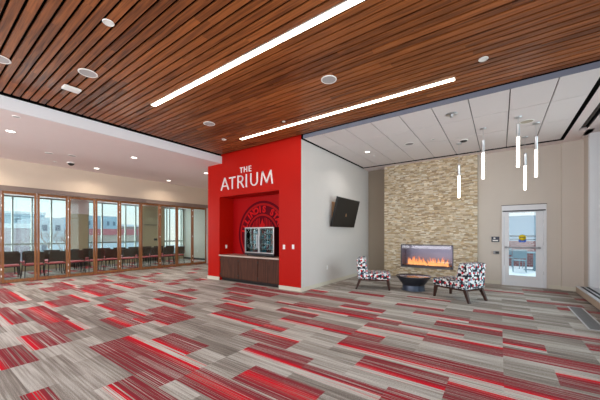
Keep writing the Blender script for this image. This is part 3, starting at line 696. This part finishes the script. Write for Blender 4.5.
# ---- pendants
for (x, y, zt, zm, zb, lab) in ((0.30, 7.23, 3.70, 3.43, 2.82, 'highest and nearest glowing cylinder pendant of the five in the corner'),
        (0.63, 7.84, 3.56, 3.26, 2.68, 'rightmost glowing cylinder pendant of the five'),
        (0.50, 8.82, 3.44, 3.13, 2.54, 'glowing cylinder pendant hanging between the nearest and the rightmost ones'),
        (-0.31, 7.56, 3.58, 3.29, 2.70, 'glowing cylinder pendant in front of the right edge of the stone wall'),
        (-0.88, 8.45, 3.28, 2.99, 2.41, 'leftmost and lowest glowing cylinder pendant, in front of the stone wall')):
    O = (x, y, 3.84); t = thing('pendant_light', lab, 'pendant light', O, 0, 'cylinder pendants in the seating corner')
    MB().lathe([(0, -0.022), (0.062, -0.018), (0.066, 0)], n=20).build('canopy', M['steel'], t)
    MB().cyl((0, 0, zt-3.84), (0, 0, -0.02), 0.004, n=6).build('cord', M['steel'], t)
    MB().lathe([(0, zt-3.84), (0.035, zt-3.845), (0.031, zt-3.86), (0.031, zm-3.84)], n=18).build('metal_sleeve', M['steel'], t)
    MB().lathe([(0.027, zm-3.84), (0.026, zm-3.85), (0.026, zb-3.83), (0.022, zb-3.84), (0, zb-3.84)], n=18).build('glowing_rod', M['rod'], t)

# ---- linear ceiling lights
for k, lab in ((17, 'long linear light recessed in the wood ceiling, nearest the camera'), (37, 'long linear light recessed in the wood ceiling, nearest the red wall')):
    a, b = STRIPS[k]; y0 = 0.745+0.115*k; O = ((a+b)/2, y0+0.0575, H)
    t = thing('linear_light', lab, 'ceiling light', O, 0, 'linear lights in the wood ceiling')
    mb = MB(); mb.box(a, b, y0+0.002, y0+0.010, H-0.004, H+0.06); mb.box(a, b, y0+0.094, y0+0.102, H-0.004, H+0.06); mb.box(a, a+0.01, y0+0.01, y0+0.105, H-0.004, H+0.06); mb.box(b-0.01, b, y0+0.01, y0+0.105, H-0.004, H+0.06)
    mb.build('housing', M['white_plastic'], t, O)
    MB().box(a+0.012, b-0.012, y0+0.020, y0+0.086, H-0.011, H+0.02).build('diffuser', M['strip'], t, O)

# ---- ceiling fittings
def disc_fit(name, x, y, z, r, label, cat, grp=None, lit=False, inner=None, thick=0.012):
    t = thing(name, label, cat, (x, y, z), 0, grp)
    MB().lathe([(r*0.84, -thick*0.5), (r*0.9, -thick), (r, -thick*0.6), (r, 0)], n=28).build('rim', M['white_plastic'], t)
    MB().lathe([(0, -thick*0.45), (r*0.84, -thick*0.45)], n=28).build('lens' if lit else 'grille', M['lamp'] if lit else (inner or M['grille']), t)
    return t
DL = 'recessed downlights in the white ceiling'
for (x, y, lab) in ((-8.6, 1.32, 'recessed downlight in the white ceiling at the far left of the photo'),
        (-8.65, 3.85, 'recessed downlight in the white ceiling, middle one of the row beside the wood ceiling'),
        (-8.72, 6.35, 'recessed downlight in the white ceiling touching the red wall edge'),
        (-11.1, 3.75, 'recessed downlight in the white ceiling near the header wall, right of the black dome camera'),
        (-11.2, 6.34, 'recessed downlight in the white ceiling near the header wall, left of the red wall')):
    disc_fit('recessed_downlight', x, y, 3.68, 0.085, lab, 'ceiling light', DL, True)
disc_fit('recessed_downlight', -3.13, 7.76, 3.84, 0.075, 'recessed downlight in the white tiles near the grey wall', 'ceiling light', None, True)
for (x, y, lab) in ((-5.13, 1.62, 'round white ceiling speaker in the wood slats beside the white access point'), (-5.28, 3.93, 'round white ceiling speaker in the wood slats left of the second linear light'),
        (-2.22, 3.91, 'round white ceiling speaker in the wood slats between the two linear lights'), (-5.72, 0.76, 'round white ceiling speaker cut by the left edge of the photo')):
    disc_fit('ceiling_speaker', x, y, H, 0.125, lab, 'ceiling speaker', 'speakers in the wood ceiling', False)
for (x, y, lab) in ((-3.71, 1.37, 'small white sprinkler cover in the slats near the top left of the photo'), (-5.85, 4.81, 'small white sprinkler cover in the slats near the red wall corner'),
        (-0.19, 4.71, 'small white sprinkler cover in the slats right of the second linear light')):
    disc_fit('sprinkler_cover', x, y, H, 0.06, lab, 'sprinkler cover', 'sprinkler covers in the wood ceiling', False, M['white_plastic'])
disc_fit('sprinkler_cover', -3.85, 4.80, H, 0.035, 'tiny white sensor in the slats above the red wall', 'sprinkler cover', None, False, M['white_plastic'])
t = thing('access_point', 'white boxy access point on the wood ceiling beside a round speaker', 'access point', (-5.86, 1.62, H), R(0))
MB().box(-0.085, 0.085, -0.12, 0.12, -0.045, -0.008).build('housing', M['white_plastic'], t, bevel=0.015)
MB().box(-0.05, 0.05, -0.08, 0.08, -0.012, 0).build('mounting_plate', M['black_plastic'], t)
for (x, y, r, lab) in ((-7.45, 1.22, 0.06, 'grey sprinkler cover in the white ceiling close to its fascia'), (-10.07, 2.29, 0.09, 'pale flush disc in the white ceiling left of the grey one'),
        (-9.87, 2.74, 0.10, 'grey flush disc in the white ceiling beside the black dome camera'), (-11.12, 2.66, 0.05, 'small flush disc in the white ceiling left of the black dome camera')):
    disc_fit('ceiling_disc', x, y, 3.68, r, lab, 'ceiling fitting', None, False, M['grille'])
t = thing('dome_camera', 'black dome camera under the white ceiling above the folding doors', 'camera', (-10.87, 2.99, 3.68))
MB().lathe([(0.0, -0.03), (0.10, -0.03), (0.11, 0)], n=24).build('base', M['white_plastic'], t)
MB().lathe([(0.0, -0.10), (0.04, -0.09), (0.075, -0.06), (0.085, -0.03)], n=24).build('dome', M['black_plastic'], t)
for (x, y, r, lab) in ((-3.13, 8.29, 0.04, 'small sprinkler cover in the white tiles behind the lit downlight'), (-1.37, 7.69, 0.05, 'small sprinkler cover in the white tiles right of the grey disc')):
    disc_fit('sprinkler_cover', x, y, 3.84, r, lab, 'sprinkler cover', None, False, M['grille'])
disc_fit('ceiling_speaker', -1.95, 7.72, 3.84, 0.12, 'grey round speaker flush in the white tiles above the stone wall', 'ceiling speaker', None, False, mat('dgrille', (140, 132, 132), 0.8))
disc_fit('ceiling_speaker', 0.46, 7.62, 3.84, 0.13, 'beige round speaker between the canopies of the two nearest right pendants', 'ceiling speaker', None, False, mat('bgrille', (176, 166, 150), 0.8))
t = thing('occupancy_sensor', 'steel ceiling sensor with a stubby stem in the white tiles near the fascia', 'sensor', (-0.78, 6.29, 3.84))
MB().lathe([(0.0, -0.015), (0.10, -0.012), (0.11, 0)], n=24).build('plate', M['steel'], t)
MB().cyl((0, 0, -0.07), (0, 0, -0.012), 0.028, n=12).build('stem', M['steel'], t)
t = thing('smoke_detector', 'dark topped smoke detector in the white tiles beside the leftmost pendant', 'smoke detector', (-0.75, 8.22, 3.84))
MB().lathe([(0.0, -0.045), (0.07, -0.04), (0.08, -0.02)], n=24).build('head', M['black_plastic'], t)
MB().lathe([(0.08, -0.02), (0.095, -0.015), (0.10, 0)], n=24).build('base', M['white_plastic'], t)

# ---- lettering on the red wall, drawn as strokes
WL = mat('letter_white', (240, 240, 240), 0.4)
def strokes(ch):
    if ch == 'A': return [((0,0),(.5,1)), ((.5,1),(1,0)), ((.2,.32),(.8,.32))]
    if ch == 'T': return [((0,.93),(1,.93)), ((.5,0),(.5,.93))]
    if ch == 'I': return [((.5,0),(.5,1))]
    if ch == 'H': return [((.08,0),(.08,1)), ((.92,0),(.92,1)), ((.08,.5),(.92,.5))]
    if ch == 'E': return [((.1,0),(.1,1)), ((.1,.94),(1,.94)), ((.1,.5),(.95,.5)), ((.1,.06),(1,.06))]
    if ch == 'M': return [((0,0),(.14,1)), ((.14,1),(.5,.12)), ((.5,.12),(.86,1)), ((.86,1),(1,0))]
    if ch == 'U': return [((.08,1),(.08,.4))] + [((.5-.42*math.cos(a),.4-.34*math.sin(a)), (.5-.42*math.cos(a+.35),.4-.34*math.sin(a+.35))) for a in [k*.35 for k in range(9)]] + [((.92,.4),(.92,1))]
    if ch == 'R': return [((.1,0),(.1,1)), ((.1,.94),(.5,.94)), ((.1,.48),(.5,.48))] + [((.5+.33*math.sin(a),.71+.23*math.cos(a)), (.5+.33*math.sin(a+.4),.71+.23*math.cos(a+.4))) for a in [k*.393 for k in range(8)]] + [((.5,.48),(.98,0))]
LO = (-6.07, 5.78, 2.83)
sign = thing('wall_lettering', 'white THE ATRIUM lettering on the red wall above the niche', 'sign', LO)
def letter(ch, x0, x1, z0, z1, t):
    mb = MB()
    for i, ((ax, az), (bx, bz)) in enumerate(strokes(ch)):
        a = Vector((x0+ax*(x1-x0), 5.765, z0+az*(z1-z0))); b = Vector((x0+bx*(x1-x0), 5.765, z0+bz*(z1-z0)))
        d = (b-a).normalized(); q = Vector((-d.z, 0, d.x))*t/2
        if ch in 'UR' and 0: pass
        e1 = d*t*0.12; a2 = a-e1; b2 = b+e1; y0, y1 = 5.752, 5.779
        vs = []
        for yy in (y0, y1):
            for p in (a2+q, a2-q, b2-q, b2+q): vs.append((p.x, yy, p.z))
        mb.add(vs, [(0,1,2,3),(7,6,5,4),(0,4,5,1),(1,5,6,2),(2,6,7,3),(3,7,4,0)])
    mb.build('letter', WL, sign, LO)
for ch, a, b in (('A',-7.14,-6.80),('T',-6.76,-6.49),('R',-6.40,-6.13),('I',-6.09,-5.95),('U',-5.86,-5.56),('M',-5.44,-5.02)): letter(ch, a, b, 2.83, 3.20, 0.036)
for ch, a, b in (('T',-6.29,-6.17),('H',-6.12,-5.99),('E',-5.92,-5.83)): letter(ch, a, b, 3.27, 3.43, 0.020)

# ---- round seal on the niche wall
SO = Vector((-5.94, 6.345, 1.44)); seal = thing('wall_seal', 'large round dark red university seal painted on the niche wall behind the cooler', 'wall emblem', SO)
def ring(r0, r1, m, name, y=0.0, n=72, z_min=-0.62):
    mb = MB(); vs = []
    for r in (r0, r1):
        for yy in (y-0.001, y+0.003):
            for i in range(n): q = 2*math.pi*i/n; vs.append((r*math.cos(q), yy, r*math.sin(q)))
    fs = []
    for i in range(n):
        j = (i+1) % n
        fs += [(i, j, j+2*n, i+2*n), (i+2*n, j+2*n, j+3*n, i+3*n), (i+n, i+3*n, j+3*n, j+n)]
    return mb.add(vs, fs).build(name, m, seal, recalc=False)
ring(0.965, 1.04, M['seal_dark'], 'outer_ring'); ring(0.64, 0.90, M['seal_dark'], 'lettering_band'); ring(0.001, 0.58, M['seal_dark'], 'centre_disc')
LR = mat('seal_letter', (198, 6, 14), 0.55, spec=0.15)
def on_arc(s, a0, a1, r, size):
    for i, ch in enumerate(s):
        if ch == ' ': continue
        a = R(a0+(a1-a0)*i/(len(s)-1)); T = Matrix.Translation((r*math.sin(a), -0.004, r*math.cos(a))) @ Matrix.Rotation(a, 4, 'Y') @ Matrix.Rotation(R(90), 4, 'X')
        text_mesh('letter', ch, size, LR, seal, T, 0.002, 0.012)
on_arc('ILLINOIS STATE', -82, 82, 0.77, 0.27)
for k in range(-8, 9):
    if abs(k) < 2: continue
    x = k*0.06; zt = math.sqrt(max(0, 0.5**2-x*x))
    MB().box(x-0.011, x+0.011, -0.004, -0.001, 0.12, zt+0.03).build('pillar_stripe', LR, seal)
mb = MB(); mb.add([(-0.09,-.005,.22),(0.0,-.005,.16),(.09,-.005,.22),(.11,-.005,.30),(.05,-.005,.38),(0.02,-.005,.50),(-.03,-.005,.40),(-.05,-.005,.34),(-.10,-.005,.32)], [(0,1,2,3,4,5,6,7,8)]); mb.add([(-0.13,-.005,.17),(0.13,-.005,.17),(.08,-.005,.08),(-.08,-.005,.08)], [(0,1,2,3)])
mb.build('torch', LR, seal, recalc=False)

# ---- cabinet, counter and cooler in the niche
CO = (-6.025, 6.0, 0)
t = thing('base_cabinet', 'dark walnut three door cabinet built into the red niche', 'cabinet', CO)
MB().box(-7.245, -4.805, 5.82, 6.34, 0.10, 0.765).build('body', M['cab_wood'], t, CO)
MB().box(-7.245, -4.805, 5.88, 6.34, 0.0, 0.10).build('toe_kick', M['black_plastic'], t, CO)
ds = (-7.235, -6.41, -5.61, -4.815)
for i in range(3):
    d = MB().box(ds[i]+0.008, ds[i+1]-0.008, 5.80, 5.82, 0.11, 0.755).build('door', M['cab_wood'], t, CO, bevel=0.002)
    for z in (0.20, 0.65): MB().cyl((ds[i]+0.012, 5.79, z-0.03), (ds[i]+0.012, 5.79, z+0.03), 0.011, n=8).build('hinge', M['black_plastic'], d, CO)
    MB().box((ds[i]+ds[i+1])/2-0.05, (ds[i]+ds[i+1])/2+0.05, 5.785, 5.80, 0.715, 0.725).build('pull', M['black_plastic'], d, CO)
tag(MB().box(-7.248, -4.802, 5.745, 6.345, 0.77, 0.81).build('countertop', M['laminate'], bevel=0.004), 'pale laminate counter on the walnut cabinet in the red niche', 'countertop')
KO = (-5.695, 6.1, 0.81)
t = thing('display_cooler', 'steel two door glass front display cooler on the niche counter', 'cooler', KO)
kx0, kx1, ky0, ky1, kz0, kz1 = -6.29, -5.14, 5.96, 6.33, 0.84, 1.655
for bx in ((kx0, kx0+0.03, ky0+0.03, ky1, kz0, kz1), (kx1-0.03, kx1, ky0+0.03, ky1, kz0, kz1)): MB().box(*bx).build('side_panel', M['black_plastic'], t, KO)
MB().box(kx0+0.03, kx1-0.03, ky1-0.02, ky1, kz0, kz1).build('back_panel', M['black_plastic'], t, KO)
MB().box(kx0+0.03, kx1-0.03, ky0+0.03, ky1-0.02, kz1-0.03, kz1).build('top_panel', M['black_plastic'], t, KO)
MB().box(kx0+0.03, kx1-0.03, ky0+0.03, ky1-0.02, kz0, kz0+0.05).build('bottom_panel', M['black_plastic'], t, KO)
for sx in (kx0+0.06, kx1-0.06):
    for sy in (ky0+0.06, ky1-0.05): MB().cyl((sx, sy, 0.81), (sx, sy, 0.84), 0.02, n=10).build('foot', M['black_plastic'], t, KO)
MB().box(kx0, kx1, ky0, ky0+0.03, kz0, kz0+0.055).build('kick_grille', M['dark_metal'], t, KO)
mid = (kx0+kx1)/2
for a, b, hx in ((kx0, mid-0.004, mid-0.05), (mid+0.004, kx1, mid+0.05)):
    f = MB(); z0_ = kz0+0.06; s = 0.03
    f.box(a, a+s, ky0, ky0+0.028, z0_, kz1); f.box(b-s, b, ky0, ky0+0.028, z0_, kz1); f.box(a+s, b-s, ky0, ky0+0.028, kz1-s, kz1); f.box(a+s, b-s, ky0, ky0+0.028, z0_, z0_+s)
    d = f.build('door', M['steel'], t, KO)
    MB().box(a+s, b-s, ky0+0.01, ky0+0.016, z0_+s, kz1-s).build('pane', M['cooler_glass'], d, KO)
    MB().box(hx-0.012, hx+0.012, ky0-0.035, ky0-0.015, 1.05, 1.45).box(hx-0.01, hx+0.01, ky0-0.02, ky0, 1.07, 1.09).box(hx-0.01, hx+0.01, ky0-0.02, ky0, 1.41, 1.43).build('handle', M['steel'], d, KO)
SH = [1.02, 1.17, 1.32, 1.47]
for z in SH: MB().box(kx0+0.032, kx1-0.032, ky0+0.045, ky1-0.03, z-0.006, z).build('shelf', M['steel'], t, KO)
# bottles on the cooler shelves
bt = None; cols = [mat('teal_bottle', (90, 160, 176), 0.25), mat('red_bottle', (150, 60, 72), 0.3), mat('clear_bottle', (160, 180, 188), 0.2)]
protos = []
for m, nm in zip(cols, ('teal', 'dark red', 'pale grey')):
    t = thing('drink_bottle', 'small %s drink bottle on a shelf of the display cooler' % nm, 'bottle', (0, 0, 0), 0, '%s bottles in the cooler' % nm)
    MB().lathe([(0, 0), (0.026, 0), (0.028, 0.01), (0.028, 0.07), (0.012, 0.095), (0.012, 0.105)], n=10).build('bottle_body', m, t)
    MB().lathe([(0.013, 0.105), (0.013, 0.118), (0, 0.118)], n=10).build('cap', M['white_plastic'], t); protos.append([t, False])
for r, z in enumerate([0.8905]+SH):
    for c in range(12):
        x = kx0+0.08+c*0.09
        k = (c+r*2) % 3 if r % 2 else (c//2+r) % 3
        o, used = protos[k]
        if used: o = copy_tree(o)
        protos[k][1] = True; o.location = (x, 6.09, z+0.002); n_ = c+1 if c < 6 else c-5
        o['label'] = '%s drink bottle, %s from the left behind the %s door, %s cooler shelf' % (('teal', 'dark red', 'pale grey')[k], ordn[n_-1], 'left' if c < 6 else 'right', ('bottom', 'second', 'middle', 'fourth', 'top')[r])

# ---- switches and outlets
def plate(x, y, z, facing, label, n=1):
    t = thing('wall_switch' if n > 1 or 'switch' in label else 'wall_outlet', label, 'switch' if 'switch' in label else 'outlet', (x, y, z), {'-y': 0, '+x': R(90)}[facing])
    MB().box(-0.036, 0.036, -0.006, 0, -0.058, 0.058).build('cover_plate', M['white_plastic'], t, bevel=0.002)
    MB().box(-0.016, 0.016, -0.010, -0.005, -0.033, 0.033).build('rocker' if 'switch' in label else 'socket', M['white_trim'], t)
plate(-4.63, 5.78, 1.12, '-y', 'white wall switch on the red wall, nearer the niche')
plate(-4.33, 5.78, 1.13, '-y', 'white wall switch on the red wall, nearer the grey wall')
plate(-7.25, 6.05, 1.05, '+x', 'white outlet on the left side of the red niche')
plate(-4.075, 7.08, 0.49, '+x', 'white outlet low on the grey wall before the television')
plate(-14.03, 9.65, 0.49, '-y', 'white outlet on the end wall of the meeting room')
t = thing('wall_thermostat', 'black thermostat on the beige pier in the meeting room', 'thermostat', (FX+0.001, 7.96, 1.16), R(90))
MB().box(-0.09, 0.09, -0.03, 0, -0.055, 0.055).build('housing', M['black_plastic'], t, bevel=0.005)
t = thing('wall_shelf', 'thin grey shelf with small items high on the beige pier in the meeting room', 'shelf', (FX, 7.65, 1.95), R(90))
MB().box(-0.33, 0.33, -0.12, 0, -0.01, 0.01).build('board', M['dark_metal'], t)

# ---- convector along the right windows and floor grille
VO = (1.7, 4.0, 0)
t = thing('convector_heater', 'low beige convector heater with a pale slotted top along the right windows', 'heater', VO)
MB().box(1.50, 1.90, -1.0, 9.42, 0.05, 0.185).build('casing', mat('conv', (178, 156, 136), 0.5), t, VO, bevel=0.003)
mb = MB(); mb.box(1.495, 1.56, -1.0, 9.42, 0.185, 0.205); mb.box(1.72, 1.90, -1.0, 9.42, 0.185, 0.205); mb.box(1.62, 1.655, -1.0, 9.42, 0.185, 0.203)
mb.build('top_rail', M['alu'], t, VO)
mb = MB()
for k in range(300): mb.box(1.56, 1.72, -0.98+k*0.0347, -0.965+k*0.0347, 0.183, 0.199)
g = mb.build('top_slots', M['dark_metal'], t, VO)
for y in (0.5, 3.0, 5.5, 8.0, 9.3): MB().box(1.6, 1.85, y, y+0.05, 0, 0.05).build('foot', M['dark_metal'], t, VO)
GO = (1.21, 6.85, 0)
t = thing('floor_grille', 'grey slotted floor grille in a pale frame near the convector', 'floor vent', GO)
mb = MB(); mb.box(1.10, 1.125, 6.05, 7.75, 0, 0.006); mb.box(1.305, 1.33, 6.05, 7.75, 0, 0.006); mb.box(1.125, 1.305, 6.05, 6.075, 0, 0.006); mb.box(1.125, 1.305, 7.725, 7.75, 0, 0.006)
mb.build('frame', M['alu'], t, GO)
mb = MB(); mb.box(1.125, 1.305, 6.075, 7.725, 0.0, 0.002, 1)
for k in range(9): mb.box(1.13+k*0.0195, 1.142+k*0.0195, 6.075, 7.725, 0.002, 0.005)
mb.build('slots', [mat('slotgrey', (130, 132, 136), 0.5), M['dark_metal']], t, GO)

# ---- meeting room chairs
BK = mat('brown_back', (70, 54, 42), 0.7, var=0.1, vscale=20); RS = mat('red_seat', (206, 92, 96), 0.8, var=0.1, vscale=30)
def meeting_chair():
    t = thing('stacking_chair', '', 'chair', (0, 0, 0), 0, 'brown and red chairs in the meeting room')
    MB().box(-0.23, 0.23, -0.24, 0.24, 0.41, 0.46).build('seat', RS, t, bevel=0.015)
    mb = MB(); n = 8
    for i in range(n):   # gently curved backrest on the +x side
        a0 = -0.235+0.47*i/n; a1 = -0.235+0.47*(i+1)/n; c = lambda v: 0.25+0.03-0.5*v*v
        mb.add([(c(a0), a0, 0.50), (c(a1), a1, 0.50), (c(a1)+0.04, a1, 0.86), (c(a0)+0.04, a0, 0.86), (c(a0)+0.03, a0, 0.50), (c(a1)+0.03, a1, 0.50), (c(a1)+0.065, a1, 0.86), (c(a0)+0.065, a0, 0.86)],
               [(0,1,2,3),(7,6,5,4),(0,4,5,1),(3,2,6,7),(0,3,7,4),(1,5,6,2)])
    mb.build('backrest', BK, t)
    for sy in (-1, 1):
        MB().cyl((-0.21, sy*0.225, 0.42), (-0.24, sy*0.25, 0), 0.014, n=8).build('leg', M['black_plastic'], t)
        MB().cyl((0.21, sy*0.225, 0.42), (0.25, sy*0.25, 0), 0.014, n=8).build('leg', M['black_plastic'], t)
        MB().cyl((0.20, sy*0.225, 0.42), (0.25, sy*0.24, 0.80), 0.012, n=8).build('back_upright', M['black_plastic'], t)
    MB().box(-0.22, 0.22, -0.235, 0.235, 0.385, 0.41).build('seat_frame', M['black_plastic'], t)
    return t
proto = meeting_chair(); first = True
rg = random.Random(9)
for row, (x, ys, nm) in enumerate(((-13.0, [1.95+0.585*i for i in range(11)], 'front row'), (-14.25, [2.1+0.585*i for i in range(11)], 'rear row'))):
    for i, y in enumerate(ys):
        o = proto if first else copy_tree(proto); first = False
        o.location = (x+rg.uniform(-.05, .05), y+rg.uniform(-.01, .01), 0); o.rotation_euler.z = R(rg.uniform(-4, 4))
        o['label'] = 'red chair with brown back, %s from left in the meeting room\'s %s' % (ordn[i], nm)
